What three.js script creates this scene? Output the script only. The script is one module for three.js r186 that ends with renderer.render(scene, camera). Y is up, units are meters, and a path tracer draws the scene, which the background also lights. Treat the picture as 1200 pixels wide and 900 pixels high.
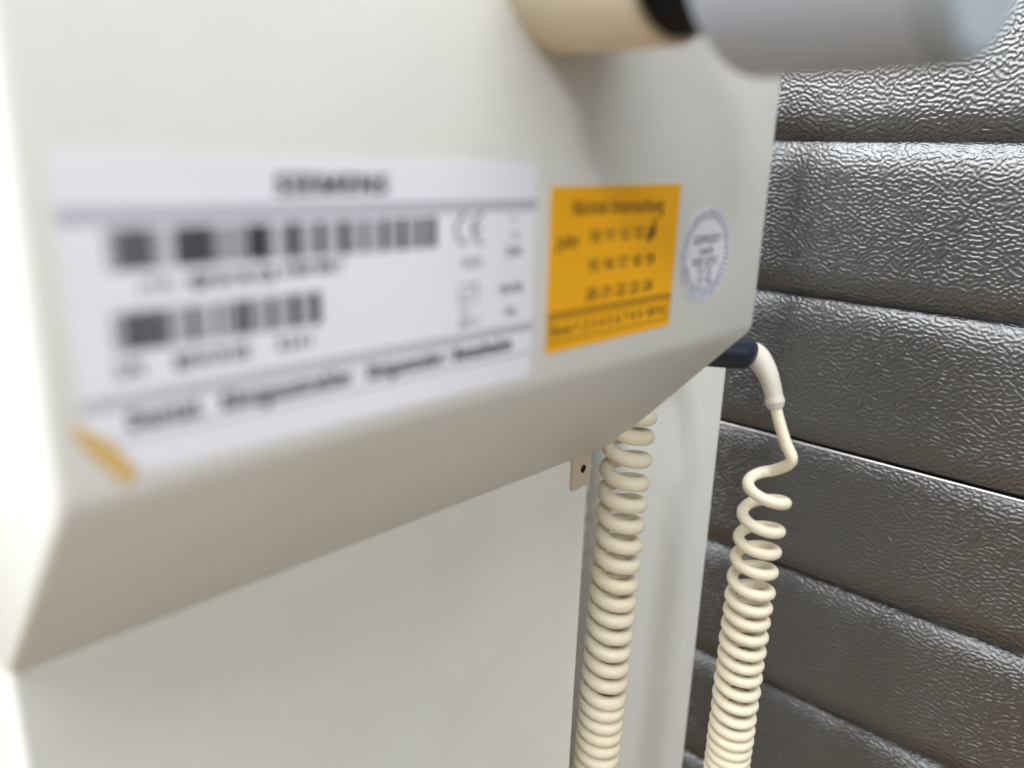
import * as THREE from 'three';
import { RoundedBoxGeometry } from 'three/addons/geometries/RoundedBoxGeometry.js';
import { RectAreaLightUniformsLib } from 'three/addons/lights/RectAreaLightUniformsLib.js';
import { toCreasedNormals, mergeGeometries, mergeVertices } from 'three/addons/utils/BufferGeometryUtils.js';

// ---------------------------------------------------------------- camera, light, exposure
// World: x runs to the right along the front of the device, y up, z out of its front; metres.
const scene = new THREE.Scene();
scene.background = new THREE.Color(0x000000);
const camera = new THREE.PerspectiveCamera(52.42, 4 / 3, 0.01, 20);
camera.position.set(-0.0261, 0.0459, 0.1044);
camera.quaternion.setFromRotationMatrix(new THREE.Matrix4().makeBasis(
  new THREE.Vector3(0.6943, 0.0307, 0.7190), new THREE.Vector3(0.1790, 0.9603, -0.2138), new THREE.Vector3(-0.6970, 0.2772, 0.6613)));
camera.focus = 0.295;
camera.userData.fStop = 5.8;
camera.updateMatrixWorld();

const renderer = new THREE.WebGLRenderer({ antialias: true });
renderer.setSize(1024, 768);
renderer.toneMapping = THREE.LinearToneMapping;
renderer.toneMappingExposure = 1.05;
renderer.shadowMap.enabled = true;
RectAreaLightUniformsLib.init();

// light sources out of view and one added fill panel: position, aim, width, height, intensity, colour
const LAMPS = [
  ['unseen_side_window', 'wide bright window pane in a white frame, out of view high left behind the device, lighting its left side and the wall', 'window', [-1.3, 0.9, -0.62], [0.3, 0.12, 0], 1.3, 1.5, 8.2, [0.97, 0.99, 1]],  // out of view; placed to light the left side and the wall
  ['added_front_fill', 'large soft panel in a white frame, added as fill light for the front of the device', 'window', [-0.2, 0.5, 2.0], [0, 0.2, 0], 2.2, 1.4, 0.48, [0.985, 1, 1]],  // added fill panel, brightens the front from behind the camera
  ['unseen_ceiling_lamp', 'long flat ceiling lamp panel out of view high in front of the device, lighting it from above', 'lamp', [-0.4, 1.6, 0.66], [-0.4, 0, 0.66], 1.8, 0.9, 6.1, [0.985, 1, 0.995]],  // out of view; lights the front and the floor from above
  ['unseen_ceiling_lamp_001', 'short flat ceiling lamp panel out of view above the back of the device, lighting the panel edges of the wall', 'lamp', [-0.05, 1.3, -0.3], [-0.05, 0, -0.3], 0.9, 0.5, 10, [0.97, 0.99, 1]],  // out of view; placed to brighten the rounded panel tops
  ['unseen_task_lamp', 'small square lamp panel out of view in front of the device, casting the cable shadow', 'lamp', [-0.44, 0.48, 0.75], [0.2, -0.05, 0], 0.13, 0.13, 58, [0.985, 1, 0.995]],  // out of view; placed to throw the cable shadow on the back panel
];

// ---------------------------------------------------------------- helpers
let seed = 20240611;
const rnd = () => { seed = (seed * 1664525 + 1013904223) >>> 0; return seed / 4294967296; };
const gauss = () => Math.sqrt(-2 * Math.log(1 - rnd() * 0.999999)) * Math.cos(6.2831853 * rnd());
const V = (x, y, z) => new THREE.Vector3(x, y, z);
const lin = (r, g, b) => new THREE.Color().setRGB(r, g, b);
function mesh(name, geo, mat, parent) {
  const m = new THREE.Mesh(geo, mat); m.name = name; m.castShadow = m.receiveShadow = true; parent.add(m); return m;
}
function thing(name, label, category, group) {
  const g = new THREE.Group(); g.name = name; g.userData = { label, category }; if (group) g.userData.group = group; scene.add(g); return g;
}
function structure(o, label, category) { o.userData = { kind: 'structure', label, category }; return o; }
function dataTex(n, fn, srgb) {
  const d = new Uint8Array(n * n * 4);
  for (let i = 0; i < n * n; i++) { const c = fn(i % n, (i / n) | 0, i); d[4 * i] = c[0]; d[4 * i + 1] = c[1]; d[4 * i + 2] = c[2]; d[4 * i + 3] = 255; }
  const t = new THREE.DataTexture(d, n, n, THREE.RGBAFormat);
  t.wrapS = t.wrapT = THREE.RepeatWrapping; t.magFilter = THREE.LinearFilter; t.minFilter = THREE.LinearMipmapLinearFilter; t.generateMipmaps = true;
  if (srgb) t.colorSpace = THREE.SRGBColorSpace;
  t.needsUpdate = true; return t;
}
// periodic value noise, several octaves
function noiseField(n, cells, octaves) {
  const out = new Float32Array(n * n); let amp = 1, sum = 0;
  for (let o = 0; o < octaves; o++) {
    const c = cells << o, g = new Float32Array(c * c); for (let i = 0; i < c * c; i++) g[i] = rnd();
    for (let y = 0; y < n; y++) for (let x = 0; x < n; x++) {
      const fx = x / n * c, fy = y / n * c, ix = fx | 0, iy = fy | 0; let u = fx - ix, v = fy - iy; u = u * u * (3 - 2 * u); v = v * v * (3 - 2 * v);
      const a = g[iy * c + ix], b = g[iy * c + (ix + 1) % c], d = g[((iy + 1) % c) * c + ix], e = g[((iy + 1) % c) * c + (ix + 1) % c];
      out[y * n + x] += amp * (a + (b - a) * u + (d - a) * v + (a - b - d + e) * u * v);
    }
    sum += amp; amp *= 0.55;
  }
  for (let i = 0; i < n * n; i++) out[i] /= sum;
  return out;
}
// wrinkled embossing of the steel panels: many short wave packets whose ridges lie mostly level
function embossField(n, lambda) {
  const h = new Float32Array(n * n), count = 15000;
  for (let k = 0; k < count; k++) {
    const cx = rnd() * n, cy = rnd() * n, a = gauss() * 0.62, ca = Math.cos(a), sa = Math.sin(a), ph = rnd() * 6.283;
    const su = lambda * (0.5 + 0.42 * rnd()), sv = lambda * 0.5, w = 6.2832 / (lambda * (0.8 + 0.45 * rnd())), amp = (rnd() < 0.5 ? -1 : 1) * (0.6 + 0.6 * rnd());
    const R = Math.ceil(su * 2.3);
    for (let y = -R; y <= R; y++) for (let x = -R; x <= R; x++) {
      const u = x * ca + y * sa, v = -x * sa + y * ca, e = (u * u) / (su * su) + (v * v) / (sv * sv) * 0.55;
      if (e > 5) continue;
      h[((Math.floor(cy) + y + n) % n) * n + ((Math.floor(cx) + x + n) % n)] += amp * Math.exp(-e * 0.9) * Math.cos(w * v + ph);
    }
  }
  let s = 0; for (let i = 0; i < n * n; i++) s += h[i] * h[i]; s = Math.sqrt(s / (n * n));
  for (let i = 0; i < n * n; i++) h[i] = 0.5 + 0.5 * Math.tanh(h[i] / s * 0.85);
  return h;
}

// ---------------------------------------------------------------- materials
const EN = 1024, ETILE = 0.15;
const emb = embossField(EN, 15), fine = noiseField(EN, 128, 2);
const embTex = dataTex(EN, (x, y, i) => { const v = Math.round(255 * (0.9 * emb[i] + 0.1 * fine[i])); return [v, v, v]; });
embTex.repeat.set(1 / ETILE, 1 / ETILE);
const blotch = noiseField(512, 6, 6);
const wallRough = dataTex(512, (x, y, i) => { const v = Math.round(255 * Math.min(1, 0.41 + 0.16 * (blotch[i] - 0.5))); return [v, v, v]; });
wallRough.repeat.set(1 / 0.23, 1 / 0.23);
const wallMat = new THREE.MeshStandardMaterial({ color: lin(0.2, 0.203, 0.208), metalness: 0.95, roughness: 1, roughnessMap: wallRough, bumpMap: embTex, bumpScale: 0.0003 });
const lipMat = new THREE.MeshStandardMaterial({ color: lin(0.6, 0.6, 0.6), metalness: 0.85, roughness: 0.3 });
const gapMat = new THREE.MeshStandardMaterial({ color: lin(0.012, 0.012, 0.012), roughness: 0.9 });

const peel = noiseField(512, 96, 3), soil = noiseField(512, 4, 7);
const peelTex = dataTex(512, (x, y, i) => { const v = Math.round(255 * peel[i]); return [v, v, v]; });
peelTex.repeat.set(1 / 0.12, 1 / 0.12);
const soilTex = dataTex(512, (x, y, i) => { const k = (soil[i] - 0.5) * 14; return [221 + k, 223 + k, 220 + k * 1.2]; }, true);
soilTex.repeat.set(1 / 0.21, 1 / 0.21);
const enamel = new THREE.MeshStandardMaterial({ color: 0xffffff, map: soilTex, roughness: 0.42, bumpMap: peelTex, bumpScale: 0.000025 });
const whiteTex = dataTex(512, (x, y, i) => { const k = (soil[i] - 0.5) * 12; return [238 + k, 239 + k, 236 + k]; }, true);
whiteTex.repeat.set(1 / 0.21, 1 / 0.21);
const panelPaint = new THREE.MeshStandardMaterial({ color: 0xffffff, map: whiteTex, roughness: 0.45, bumpMap: peelTex, bumpScale: 0.00002 });
const creamPlastic = new THREE.MeshStandardMaterial({ color: lin(0.86, 0.77, 0.6), roughness: 0.45 });
const tabMat = new THREE.MeshStandardMaterial({ color: lin(0.5, 0.44, 0.33), roughness: 0.5 });
const blackRubber = new THREE.MeshPhysicalMaterial({ color: lin(0.005, 0.005, 0.006), roughness: 0.7, specularIntensity: 0.35 });
const greyCap = new THREE.MeshStandardMaterial({ color: lin(0.46, 0.515, 0.6), roughness: 0.38 });
const capEnd = new THREE.MeshStandardMaterial({ color: lin(0.42, 0.5, 0.58), roughness: 0.35 });
const plugMat = new THREE.MeshStandardMaterial({ color: lin(0.012, 0.016, 0.035), roughness: 0.36 });
const cordSoil = dataTex(512, (x, y, i) => { const k = (soil[i] - 0.5) * 26 + (peel[i] - 0.5) * 8; return [238 + k * 0.6, 230 + k * 0.7, 208 + k]; }, true);
cordSoil.repeat.set(14, 1);
const cordMat = new THREE.MeshStandardMaterial({ color: 0xffffff, map: cordSoil, roughness: 0.5 });
const reliefMat = new THREE.MeshStandardMaterial({ color: lin(0.66, 0.62, 0.56), roughness: 0.5 });
const glueMat = new THREE.MeshStandardMaterial({ color: lin(0.62, 0.42, 0.16), roughness: 0.6 });

// ---------------------------------------------------------------- wall of embossed grey steel panels, right of the device
const PITCH = 0.0675, TOP_Y = 0.05765, LEN = 1.2;
const wall = structure(new THREE.Group(), 'grey embossed steel wall of stacked level panels right of the device', 'wall');
wall.name = 'wall'; scene.add(wall);
wall.position.set(0.32, 0, 0); wall.rotation.y = 0.0313;
// profile of one panel from its top to its bottom: [down, out]; grooves sink 3 mm behind the face
function panelGeometry(jointTop, jointBottom, shift) {
  const p = [];
  const topR = jointTop ? 0.0014 : 0.0058, topD = jointTop ? 0.0016 : 0.0032, botR = jointBottom ? 0.0012 : 0.0036, botD = jointBottom ? 0.0016 : 0.0034;
  const top = jointTop ? 0.0011 : 0, bot = PITCH - (jointBottom ? 0.0003 : 0);
  p.push([top, -0.006]);
  for (let k = 0; k <= 8; k++) { const a = k / 8; p.push([top + topR * a * a * 0.6 + topR * 0.4 * a, -topD * (1 - a) * (1 - a)]); }
  for (let k = 1; k <= 6; k++) p.push([top + topR + (bot - botR - top - topR) * k / 6, 0]);
  for (let k = 1; k <= 8; k++) { const a = k / 8; p.push([bot - botR + botR * a, -botD * Math.pow(a, 1.25)]); }
  p.push([bot, -0.006]);
  const pos = [], uv = [], idx = []; let run = shift;
  const NZ = 2;
  p.forEach(([d, o], i) => {
    if (i) run += Math.hypot(d - p[i - 1][0], o - p[i - 1][1]);
    for (let j = 0; j < NZ; j++) { const z = -LEN / 2 + LEN * j / (NZ - 1); pos.push(-o, -d, z); uv.push(z + shift * 7.31, run); }
  });
  for (let i = 0; i < p.length - 1; i++) { const a = i * 2; idx.push(a, a + 1, a + 2, a + 1, a + 3, a + 2); }
  const g = new THREE.BufferGeometry();
  g.setAttribute('position', new THREE.Float32BufferAttribute(pos, 3)); g.setAttribute('uv', new THREE.Float32BufferAttribute(uv, 2)); g.setIndex(idx);
  return toCreasedNormals(g, 0.75);
}
const isJoint = k => ((k - 2) % 6 + 6) % 6 === 0;
let panelNo = 0;
for (let k = -7; k <= 9; k++) {                        // groove k lies at TOP_Y - k * PITCH; panel k hangs below it
  const m = mesh(panelNo ? 'panel_' + String(panelNo).padStart(3, '0') : 'panel', panelGeometry(isJoint(k), isJoint(k + 1), rnd() * 0.5), wallMat, wall);
  m.position.y = TOP_Y - k * PITCH; panelNo++;
  if (isJoint(k)) {
    const lip = mesh('joint_lip', new THREE.CylinderGeometry(0.00075, 0.00075, LEN, 14).rotateX(Math.PI / 2), lipMat, wall);
    lip.position.set(0.0006, TOP_Y - k * PITCH - 0.0013, 0);
  }
}
const core = mesh('panel_core', new THREE.BoxGeometry(0.03, PITCH * 17 + 0.01, LEN), gapMat, wall);
core.position.set(0.0215, TOP_Y - 1.5 * PITCH, 0);

// floor below the frame (its warm bounce lights the underside of the head)
const floorTex = dataTex(512, (x, y, i) => { const k = (soil[i] - 0.5) * 40 + (peel[i] - 0.5) * 20; return [130 + k, 107 + k, 79 + k]; }, true);
floorTex.repeat.set(6, 6);
const floor = structure(mesh('floor', new THREE.BoxGeometry(6, 0.05, 6), new THREE.MeshStandardMaterial({ map: floorTex, roughness: 0.55 }), scene), 'warm beige floor under the device', 'floor');
floor.position.set(-1, -0.725, 0);

// ---------------------------------------------------------------- the device
const W = 0.187;
const device = thing('medical_device', 'off-white device with chamfered head, paper labels and a column below', 'device');

// head: side profile with rounded corners, run along x
function roundedShape(points, radii) {
  const s = new THREE.Shape(), n = points.length;
  for (let i = 0; i < n; i++) {
    const p = new THREE.Vector2(...points[i]), a = new THREE.Vector2(...points[(i + n - 1) % n]), b = new THREE.Vector2(...points[(i + 1) % n]);
    const r = radii[i], d1 = a.clone().sub(p).normalize().multiplyScalar(r).add(p), d2 = b.clone().sub(p).normalize().multiplyScalar(r).add(p);
    if (i) s.lineTo(d1.x, d1.y); else s.moveTo(d1.x, d1.y);
    s.quadraticCurveTo(p.x, p.y, d2.x, d2.y);
  }
  s.closePath(); return s;
}
const BV = 0.0022;
const headShape = roundedShape([[0, 0], [0.048, -0.0507], [0.15, -0.0507], [0.15, 0.118], [0, 0.118]], [0.0022, 0.003, 0.003, 0.006, 0.006]);
const headGeo = new THREE.ExtrudeGeometry(headShape, { depth: W - 2 * BV, bevelEnabled: true, bevelSize: BV, bevelThickness: BV, bevelOffset: -BV, bevelSegments: 5, curveSegments: 8 });
headGeo.translate(0, 0, BV); headGeo.rotateY(Math.PI / 2);
const headNice = toCreasedNormals(mergeVertices((headGeo.deleteAttribute('normal'), headGeo), 1e-6), 0.5);
boxUv(headNice);
mesh('head_housing', headNice, enamel, device);
function boxUv(g) {                                     // metres, by the way each face points
  const p = g.attributes.position, n = g.attributes.normal, uv = new Float32Array(p.count * 2);
  for (let i = 0; i < p.count; i++) {
    const ax = Math.abs(n.getX(i)), ay = Math.abs(n.getY(i)), az = Math.abs(n.getZ(i));
    uv[2 * i] = ax > ay && ax > az ? p.getZ(i) : p.getX(i); uv[2 * i + 1] = ay > ax && ay > az ? p.getZ(i) : p.getY(i);
  }
  g.setAttribute('uv', new THREE.BufferAttribute(uv, 2)); return g;
}
function block(name, x0, x1, y0, y1, z0, z1, r, mat, parent) {
  const g = boxUv(new RoundedBoxGeometry(x1 - x0, y1 - y0, z1 - z0, 4, r)); g.translate((x0 + x1) / 2, (y0 + y1) / 2, (z0 + z1) / 2);
  return mesh(name, g, mat, parent);
}
block('column', 0.0006, 0.1752, -0.68, -0.0495, -0.14, -0.0485, 0.0016, enamel, device);
block('back_panel', 0.05, 0.2912, -0.68, 0.09, -0.075, -0.062, 0.0012, panelPaint, device);

// small tab with a screw hole at the top right of the column
const tabShape = roundedShape([[0.165, -0.0612], [0.1738, -0.0606], [0.1738, -0.046], [0.165, -0.046]], [0.0006, 0.0006, 0.0006, 0.0006]);
const hole = new THREE.Path(); hole.absarc(0.1703, -0.0545, 0.0017, 0, Math.PI * 2, true); tabShape.holes.push(hole);
const tab = mesh('mounting_tab', new THREE.ExtrudeGeometry(tabShape, { depth: 0.0011, bevelEnabled: true, bevelSize: 0.0002, bevelThickness: 0.0002, bevelSegments: 2, curveSegments: 20 }).translate(0, 0, -0.0484), tabMat, device);
const dark = mesh('hole_shade_disc', new THREE.CylinderGeometry(0.00168, 0.00168, 0.0003, 20).rotateX(Math.PI / 2), blackRubber, tab);  // near-black disc set in the hole stands in for its shade
dark.position.set(0.1703, -0.0545, -0.0476);

// knob standing out of the front: cream sleeve, black ring, grey cap
const knob = new THREE.Group(); knob.name = 'knob'; device.add(knob); knob.position.set(0.094, 0.082, 0);
const lathe = pts => new THREE.LatheGeometry(pts.map(p => new THREE.Vector2(p[0], p[1])), 96).rotateX(Math.PI / 2);
function roundedRod(r, z0, z1, e0, e1) {
  const p = [[0.0005, z0]];
  for (let k = 0; k <= 6; k++) { const a = k / 6 * Math.PI / 2; p.push([r - e0 + e0 * Math.sin(a), z0 + e0 - e0 * Math.cos(a)]); }
  for (let k = 0; k <= 6; k++) { const a = k / 6 * Math.PI / 2; p.push([r - e1 + e1 * Math.cos(a), z1 - e1 + e1 * Math.sin(a)]); }
  p.push([0.0005, z1]); return lathe(p);
}
mesh('sleeve', roundedRod(0.017, -0.001, 0.0252, 0.0006, 0.0012), creamPlastic, knob);
mesh('ring', roundedRod(0.0158, 0.0245, 0.0385, 0.0004, 0.0004), blackRubber, knob);
mesh('cap', roundedRod(0.0228, 0.0372, 0.0678, 0.0035, 0.0003), greyCap, knob);
mesh('cap_end', roundedRod(0.0227, 0.0679, 0.0716, 0.0002, 0.003), capEnd, knob);

// ---------------------------------------------------------------- stickers
function canvasTex(w, h, draw) {
  const c = document.createElement('canvas'); c.width = w; c.height = h; draw(c.getContext('2d'), w, h);
  const t = new THREE.CanvasTexture(c); t.colorSpace = THREE.SRGBColorSpace; t.magFilter = THREE.LinearFilter; return t;
}
function sticker(name, shape, x0, y0, w, h, tex, thick, rough, parent) {
  const g = new THREE.ExtrudeGeometry(shape, { depth: thick, bevelEnabled: false, curveSegments: 48 });
  const p = g.attributes.position, uv = g.attributes.uv;
  for (let i = 0; i < p.count; i++) uv.setXY(i, (p.getX(i) - x0) / w, (p.getY(i) - y0) / h);
  g.translate(0, 0, 0.00006);
  return mesh(name, g, new THREE.MeshStandardMaterial({ map: tex, roughness: rough }), parent);
}
// nameplate, 85 x 42 mm; drawn at 20 px per mm
const NX = 4.3, NY = 3.0, NW = 84.6, NH = 42.0, S = 20;
const nameTex = canvasTex(NW * S, NH * S, (c, w, h) => {
  const X = mm => (mm - NX) * S, Y = mm => (NY + NH - mm) * S;
  const text = (s, x, y, size, font = 'sans-serif', weight = '', width) => { c.font = `${weight} ${size * S}px ${font}`; if (width) { const m = c.measureText(s).width; c.save(); c.translate(X(x), Y(y)); c.scale(width * S / m, 1); c.lineWidth = 0.22 * S; c.strokeStyle = c.fillStyle; c.fillText(s, 0, 0); c.strokeText(s, 0, 0); c.restore(); } else c.fillText(s, X(x), Y(y)); };
  c.fillStyle = '#e3e6f0'; c.fillRect(0, 0, w, h);
  c.fillStyle = '#b2b5c1'; c.fillRect(0, Y(38.6), w, 2.1 * S);
  c.fillStyle = '#b4b7c0'; c.fillRect(0, Y(14.5), w, 1.8 * S);
  c.fillStyle = '#a9acb8'; c.fillRect(X(4), Y(8.4), w, 0.45 * S);
  c.fillStyle = '#15161c';
  c.lineWidth = 0.35 * S; c.strokeStyle = '#24252c'; text('SIEMENS', 33, 39.9, 3.9, 'sans-serif', 'bold', 20.4);
  // bar codes: runs of dark and light bars [from, to, share of ink]
  const bars = (y0, y1, x0, x1, p0, p1, runs, m) => {
    const at = p => X(x0 + (x1 - x0) * (p - p0) / (p1 - p0));
    for (const [a, b, duty] of runs) {
      let x = at(a); const e = at(b);
      while (x < e - 1) { const unit = (m + m * rnd() * 0.6) * S, ink = unit * duty; c.fillRect(x, Y(y1), Math.min(ink, e - x), (y1 - y0) * S); x += unit; }
    }
  };
  bars(30.7, 36.0, 9.4, 63.6, 118, 511, [[118, 126, 0.45], [127, 159, 0.82], [159, 170, 0.5], [172, 180, 0.3], [181, 219, 0.88], [220, 236, 0.55], [236, 243, 0.35], [243, 254, 0.55], [255, 279, 0.9], [279, 287, 0.55], [290, 300, 0.45], [301, 315, 0.92], [315, 335, 0.45], [336, 346, 0.95], [346, 367, 0.4], [368, 378, 0.95], [378, 397, 0.45], [398, 404, 0.9], [405, 423, 0.4], [424, 432, 0.95], [432, 450, 0.48], [451, 460, 0.95], [460, 477, 0.48], [478, 486, 0.95], [486, 497, 0.48], [498, 511, 0.92]], 0.42);
  bars(20.2, 25.4, 9.2, 40, 128, 375, [[128, 138, 0.5], [139, 186, 0.82], [187, 206, 0.45], [207, 217, 0.93], [218, 236, 0.4], [237, 243, 0.85], [246, 260, 0.45], [261, 271, 0.93], [273, 282, 0.93], [283, 302, 0.45], [303, 314, 0.85], [316, 331, 0.42], [332, 343, 0.95], [344, 360, 0.45], [361, 375, 0.95]], 0.42);
  text('(17)', 13.0, 27.6, 2.6, 'sans-serif', 'bold'); text('REF 61 76 178', 19.5, 27.6, 2.6, 'sans-serif', 'bold', 13); text('D 3437 1001 7', 29.6 + 4, 28.2, 2.3, 'sans-serif', 'bold', 10.5);
  text('SN', 8.8, 16.7, 3.0, 'sans-serif', 'bold'); text('REF 61 76 178', 16.6, 16.7, 2.8, 'sans-serif', 'bold', 11); text('0 2 4 1', 32.3, 17.0, 2.6, 'sans-serif', 'bold', 6);
  // CE mark
  c.lineWidth = 0.62 * S; c.strokeStyle = '#3c3e46';
  const arc = (x) => { c.beginPath(); c.arc(X(x), Y(33.5), 2.5 * S, Math.PI * 0.5, Math.PI * 1.5); c.stroke(); };
  arc(70.6); arc(74.6); c.beginPath(); c.moveTo(X(72.2), Y(33.5)); c.lineTo(X(74.2), Y(33.5)); c.stroke();
  text('0123', 69.6, 26.7, 2.2, 'sans-serif', 'bold');
  c.lineWidth = 0.25 * S; c.strokeRect(X(69), Y(23.4), 4.6 * S, 2.8 * S); c.beginPath(); c.moveTo(X(69), Y(20.6)); c.lineTo(X(73.6), Y(23.4)); c.stroke();
  text('IEC', 69.2, 18.0, 1.9); text('601-1', 69, 15.7, 2.0, 'sans-serif', 'bold');
  text('~', 81.7, 34.0, 3.4, 'sans-serif', 'bold'); text('1N', 81.8, 31.2, 2.0); text('230', 80.6, 28.0, 2.6, 'sans-serif', 'bold');
  text('50/60', 79.3, 20.9, 2.5, 'sans-serif', 'bold'); text('Hz', 81, 16.4, 2.6, 'sans-serif', 'bold');
  text('Dental.', 9.6, 9.5, 3.5, 'sans-serif', 'bold', 10.8); text('Röntgenstrahler', 22.6, 9.5, 3.5, 'sans-serif', 'bold', 22.8); text('·', 46.4, 9.7, 3);
  text('Röntgenstrahler /', 48.2, 9.5, 3.5, 'sans-serif', 'bold', 18.4); text('Bensheim', 67.6, 9.5, 3.4, 'sans-serif', 'bold', 15.6);
});
const mm = a => a.map(p => p.map(v => v / 1000));
const nameShape = roundedShape(mm([[12, 3.0], [88.9, 3.0], [88.9, 45], [4.3, 45], [4.3, 11.2], [7.4, 8.6], [9.6, 5.2]]), [0.0003, 0.0008, 0.0008, 0.0008, 0.0003, 0.0003, 0.0003]);
const plate = sticker('nameplate', nameShape, NX / 1000, NY / 1000, NW / 1000, NH / 1000, nameTex, 0.00022, 0.35, device);
plate.userData.label = 'white label with two bar codes and grey stripes';
const glueShape = new THREE.Shape(mm([[2.9, 11.7], [4.3, 11.4], [6.4, 9.6], [8.2, 7.6], [9.3, 5.6], [10.3, 3.4], [9.8, 2.4], [8.4, 2.3], [7.2, 3.9], [5.4, 6.3], [3.6, 9.3]]).map(p => new THREE.Vector2(...p)));
const glue = mesh('torn_backing', new THREE.ExtrudeGeometry(glueShape, { depth: 0.0002, bevelEnabled: false }).translate(0, 0, 0.00005), glueMat, device);
glue.userData.label = 'torn yellow-brown scrap at the label corner';
// yellow sticker 47 x 35 mm
const YX = 93.2, YY = 6.8, YW = 47, YH = 34.4;
const yellowTex = canvasTex(YW * S, YH * S, (c, w, h) => {
  c.fillStyle = '#eead00'; c.fillRect(0, 0, w, h);
  const X = mmx => (mmx - YX) * S, Y = mmy => (YY + YH - mmy) * S;
  const put = (s, x, y, size, weight = '', width) => { c.font = `${weight} ${size * S}px sans-serif`; const m = c.measureText(s).width; c.save(); c.translate(X(x), Y(y)); c.scale(width ? width * S / m : 1, 1); c.fillText(s, 0, 0); c.restore(); };
  c.fillStyle = '#0d0903';
  put('Nächste Untersuchung', 100, 35.2, 4.0, 'bold', 33.5);
  put('Jahr', 95.6, 28.6, 3.7, 'bold');
  const rows = [['10', '11', '12', '13', '14'], ['15', '16', '17', '18', '19'], ['20', '21', '22', '23', '24']];
  rows.forEach((r, j) => r.forEach((s, i) => put(s, 106 + i * 5.3, 29.3 - j * 6.25, 3.7, 'bold')));
  c.lineWidth = 0.7 * S; c.strokeStyle = '#17161c'; c.beginPath(); c.moveTo(X(127.2), Y(30)); c.lineTo(X(128.6), Y(28.6)); c.lineTo(X(130.6), Y(34)); c.stroke();
  c.lineWidth = 0.28 * S; c.strokeStyle = '#3a2a05'; c.strokeRect(X(94), Y(15.2), 45.6 * S, 6.2 * S);
  c.fillStyle = 'rgba(120,80,0,0.4)'; c.fillRect(X(94), Y(15.2), 45.6 * S, 1.7 * S);
  c.fillStyle = '#0d0903';
  put('Monat', 94.8, 10.3, 3.1, 'bold', 7.2);
  for (let i = 1; i <= 12; i++) put(String(i), 102.6 + (i - 1) * 2.95, 10.3, 3.2, 'bold');
});
const yellow = sticker('inspection_sticker', roundedShape(mm([[93.6, 6.7], [140, 7.1], [140.2, 41.4], [93.2, 40.9]]), [4e-4, 4e-4, 4e-4, 4e-4]), YX / 1000, YY / 1000, YW / 1000, YH / 1000, yellowTex, 0.00018, 0.8, device);
yellow.userData.label = 'yellow inspection sticker with rows of years and months';
// round seal
const SX = 154.8, SY = 23.6, SR = 12;
const sealTex = canvasTex(640, 640, (c, w) => {
  c.fillStyle = '#dfe2ee'; c.fillRect(0, 0, w, w);
  c.translate(w / 2, w / 2); c.strokeStyle = '#3d4468';
  for (let i = 0; i < 46; i++) {
    const a = i / 46 * Math.PI * 2, r0 = 242 + 10 * rnd(), r1 = 306 + 14 * rnd();
    c.lineWidth = 12 + 5 * rnd(); c.beginPath(); c.moveTo(Math.cos(a) * r0, Math.sin(a) * r0); c.lineTo(Math.cos(a) * r1, Math.sin(a) * r1); c.stroke();
  }
  c.lineWidth = 9; c.beginPath(); c.arc(0, 0, 232, 0.25, Math.PI - 0.25); c.stroke();
  c.fillStyle = '#33353f'; c.textAlign = 'center';
  const put = (s, y, size) => { c.font = `bold ${size}px sans-serif`; c.fillText(s, 0, y); };
  put('GEPRÜFT', -78, 80); put('nach', -4, 78); put('VDE 0751', 74, 80); put('11 12', 142, 80); put('13 14', 206, 80);
});
const sealShape = new THREE.Shape(); sealShape.absarc(SX / 1000, SY / 1000, SR / 1000, 0, Math.PI * 2, false);
const seal = sticker('round_seal', sealShape, (SX - SR) / 1000, (SY - SR) / 1000, SR / 500, SR / 500, sealTex, 0.00015, 0.4, device);
seal.userData.label = 'round white seal with a ring of blue-grey ticks';

// ---------------------------------------------------------------- coiled cables
// a cord that runs through lead points, then winds round a hanging axis; turn k ends at height ys[k]
function coilPath(lead, ys, axis, radius, phase, wobble, skip = 0) {
  const pts = lead.map(p => V(...p)), per = 26;
  for (let k = 0; k < ys.length - 1; k++) for (let j = k ? 0 : skip; j < per; j++) {
    const t = k + j / per, u = j / per, y0 = ys[Math.max(0, k - 1)], y1 = ys[k], y2 = ys[k + 1], y3 = ys[Math.min(ys.length - 1, k + 2)];
    const y = 0.5 * (2 * y1 + (k ? y2 - y0 : 2 * (y2 - y1)) * u + (2 * (k ? y0 : 2 * y1 - y2) - 5 * y1 + 4 * y2 - y3) * u * u + (-(k ? y0 : 2 * y1 - y2) + 3 * y1 - 3 * y2 + y3) * u * u * u);
    const a = phase - t * Math.PI * 2, r = radius * (1 + wobble * Math.sin(t * 1.7)), [cx, cz] = axis(y);
    pts.push(V(cx + r * Math.cos(a), y, cz + r * Math.sin(a)));
  }
  return pts;
}
function cordGeometry(pts, r) {
  const curve = new THREE.CatmullRomCurve3(pts, false, 'centripetal');
  curve.arcLengthDivisions = pts.length * 6;
  return new THREE.TubeGeometry(curve, Math.round(pts.length * 1.15), r, 14, false);
}
function taper(curve, radii, n, mat, name, parent) {    // tube whose radius follows a list
  const g = new THREE.TubeGeometry(curve, n, 1, 28, false), p = g.attributes.position;
  for (let i = 0; i <= n; i++) {
    const c = curve.getPointAt(i / n), f = i / n * (radii.length - 1), k = Math.min(radii.length - 2, Math.floor(f)), r = radii[k] + (radii[k + 1] - radii[k]) * (f - k);
    for (let j = 0; j <= 28; j++) { const q = i * 29 + j; p.setXYZ(q, c.x + (p.getX(q) - c.x) * r, c.y + (p.getY(q) - c.y) * r, c.z + (p.getZ(q) - c.z) * r); }
  }
  g.computeVertexNormals(); return mesh(name, g, mat, parent);
}
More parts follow.
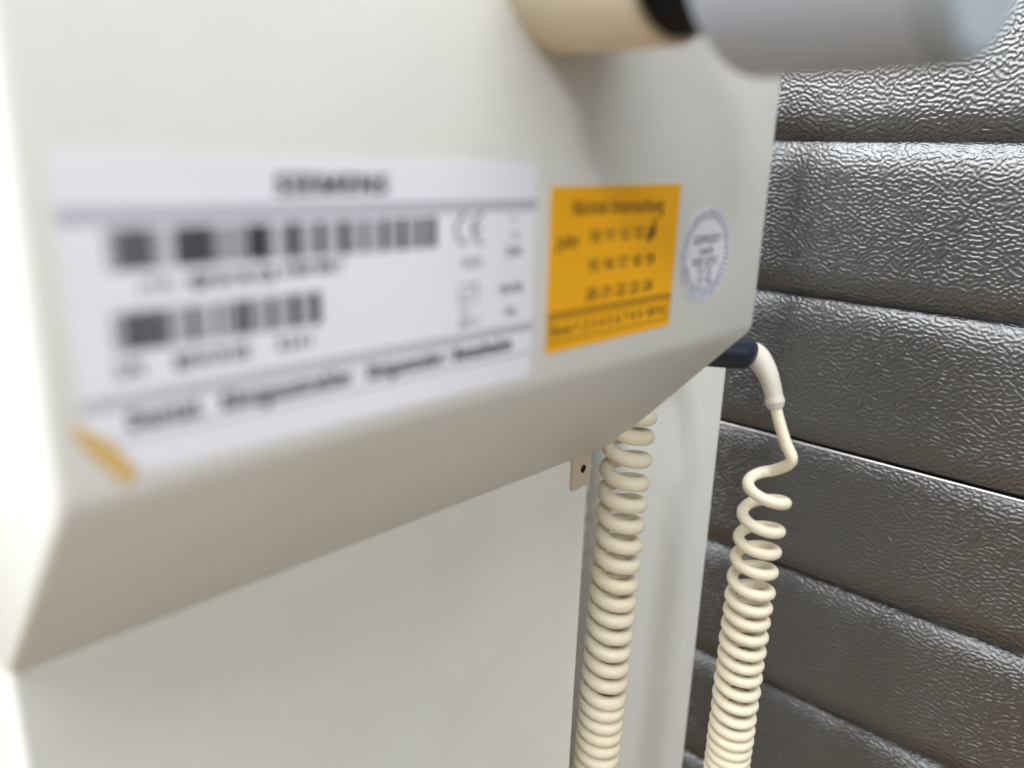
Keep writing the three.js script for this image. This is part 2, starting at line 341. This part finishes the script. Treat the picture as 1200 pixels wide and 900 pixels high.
const down = (ys, step, to) => { const a = [...ys]; while (a[a.length - 1] > to) a.push(a[a.length - 1] - step * (0.97 + 0.06 * rnd())); return a; };
const F46 = 46 * Math.PI / 180;

const cable1 = thing('coiled_cable', 'coiled cream cable hanging free from a dark blue plug before the grey wall', 'cable', 'coiled cables on the device');
const RY = down([-0.0496, -0.0604, -0.0708, -0.0785, -0.0861, -0.0939, -0.0999, -0.1055, -0.1114, -0.1173, -0.1227, -0.1279, -0.1338, -0.1394, -0.1452, -0.15, -0.1544, -0.1587, -0.1625, -0.1662], 0.0038, -0.3);
const lead1 = [[0.2095, -0.0245, -0.0015], [0.2095, -0.0295, -0.0002], [0.2095, -0.0352, 0.0021], [0.2095, -0.0405, 0.0047], [0.2097, -0.0456, 0.0073]];
const axis1 = y => [0.205, 0.0008 + 0.0025 * Math.exp((y + 0.0478) / 0.022)];
mesh('cord', cordGeometry(coilPath(lead1, RY, axis1, 0.0064, F46, 0.012, 5), 0.0019), cordMat, cable1);
const plugAxis = new THREE.CatmullRomCurve3([V(0.1868, -0.0095, -0.0225), V(0.198, -0.0112, -0.0165), V(0.2088, -0.0127, -0.0107)]);
taper(plugAxis, [0.0056, 0.0058, 0.0058, 0.0058, 0.0058, 0.0058, 0.0058, 0.0058, 0.0055, 0.004], 36, plugMat, 'plug', cable1);
const reliefCurve = new THREE.CatmullRomCurve3([V(0.2068, -0.0122, -0.0122), V(0.2092, -0.0134, -0.0096), V(0.2096, -0.0158, -0.0069), V(0.2095, -0.0195, -0.0041), V(0.2095, -0.0245, -0.0018), V(0.2095, -0.0295, -0.0003)]);
taper(reliefCurve, [0.0034, 0.0039, 0.004, 0.00385, 0.0036, 0.0034, 0.0032, 0.003, 0.0029, 0.0028, 0.0032, 0.0024], 60, reliefMat, 'strain_relief', cable1);

const cable2 = thing('coiled_cable_001', 'coiled cream cable hanging close beside the column, under the head', 'cable', 'coiled cables on the device');
const LY = down([-0.0305, -0.0394, -0.0464, -0.0552, -0.0641, -0.0724, -0.0807, -0.0888, -0.0967, -0.105, -0.1125, -0.1192, -0.1267, -0.1341, -0.1413, -0.1483, -0.1557, -0.1611, -0.1671, -0.1726, -0.1782, -0.1843], 0.0056, -0.32);
const axis2 = y => [0.1905, -0.0436 + 0.025 * (y + 0.0394)];
mesh('cord', cordGeometry(coilPath([[0.1866, -0.008, -0.05], [0.1905, -0.012, -0.047], [0.1945, -0.02, -0.042]], LY, axis2, 0.0066, F46, 0.01), 0.0027), cordMat, cable2);

// ---------------------------------------------------------------- unseen light sources and the added fill panel
for (const [name, label, category, pos, aim, w, h, power, col] of LAMPS) {
  const g = thing(name, label, category);
  g.position.set(...pos);
  const light = new THREE.RectAreaLight(lin(...col), power, w, h);
  light.position.set(...pos); light.lookAt(V(...aim)); light.updateMatrixWorld(true);
  g.quaternion.copy(light.quaternion);
  scene.add(light);
  light.translateZ(-0.012);
  const glow = new THREE.MeshStandardMaterial({ color: lin(0.8, 0.8, 0.8), emissive: lin(...col), emissiveIntensity: 0.15, roughness: 0.6 });
  mesh('diffuser', new THREE.BoxGeometry(w, h, 0.006), glow, g);
  const fr = [];
  for (const s of [-1, 1]) { fr.push(new THREE.BoxGeometry(w + 0.06, 0.03, 0.03).translate(0, s * (h / 2 + 0.0155), 0)); fr.push(new THREE.BoxGeometry(0.03, h, 0.03).translate(s * (w / 2 + 0.0155), 0, 0)); }
  mesh('frame', mergeGeometries(fr), new THREE.MeshStandardMaterial({ color: lin(0.7, 0.7, 0.68), roughness: 0.5 }), g);
}

renderer.render(scene, camera);
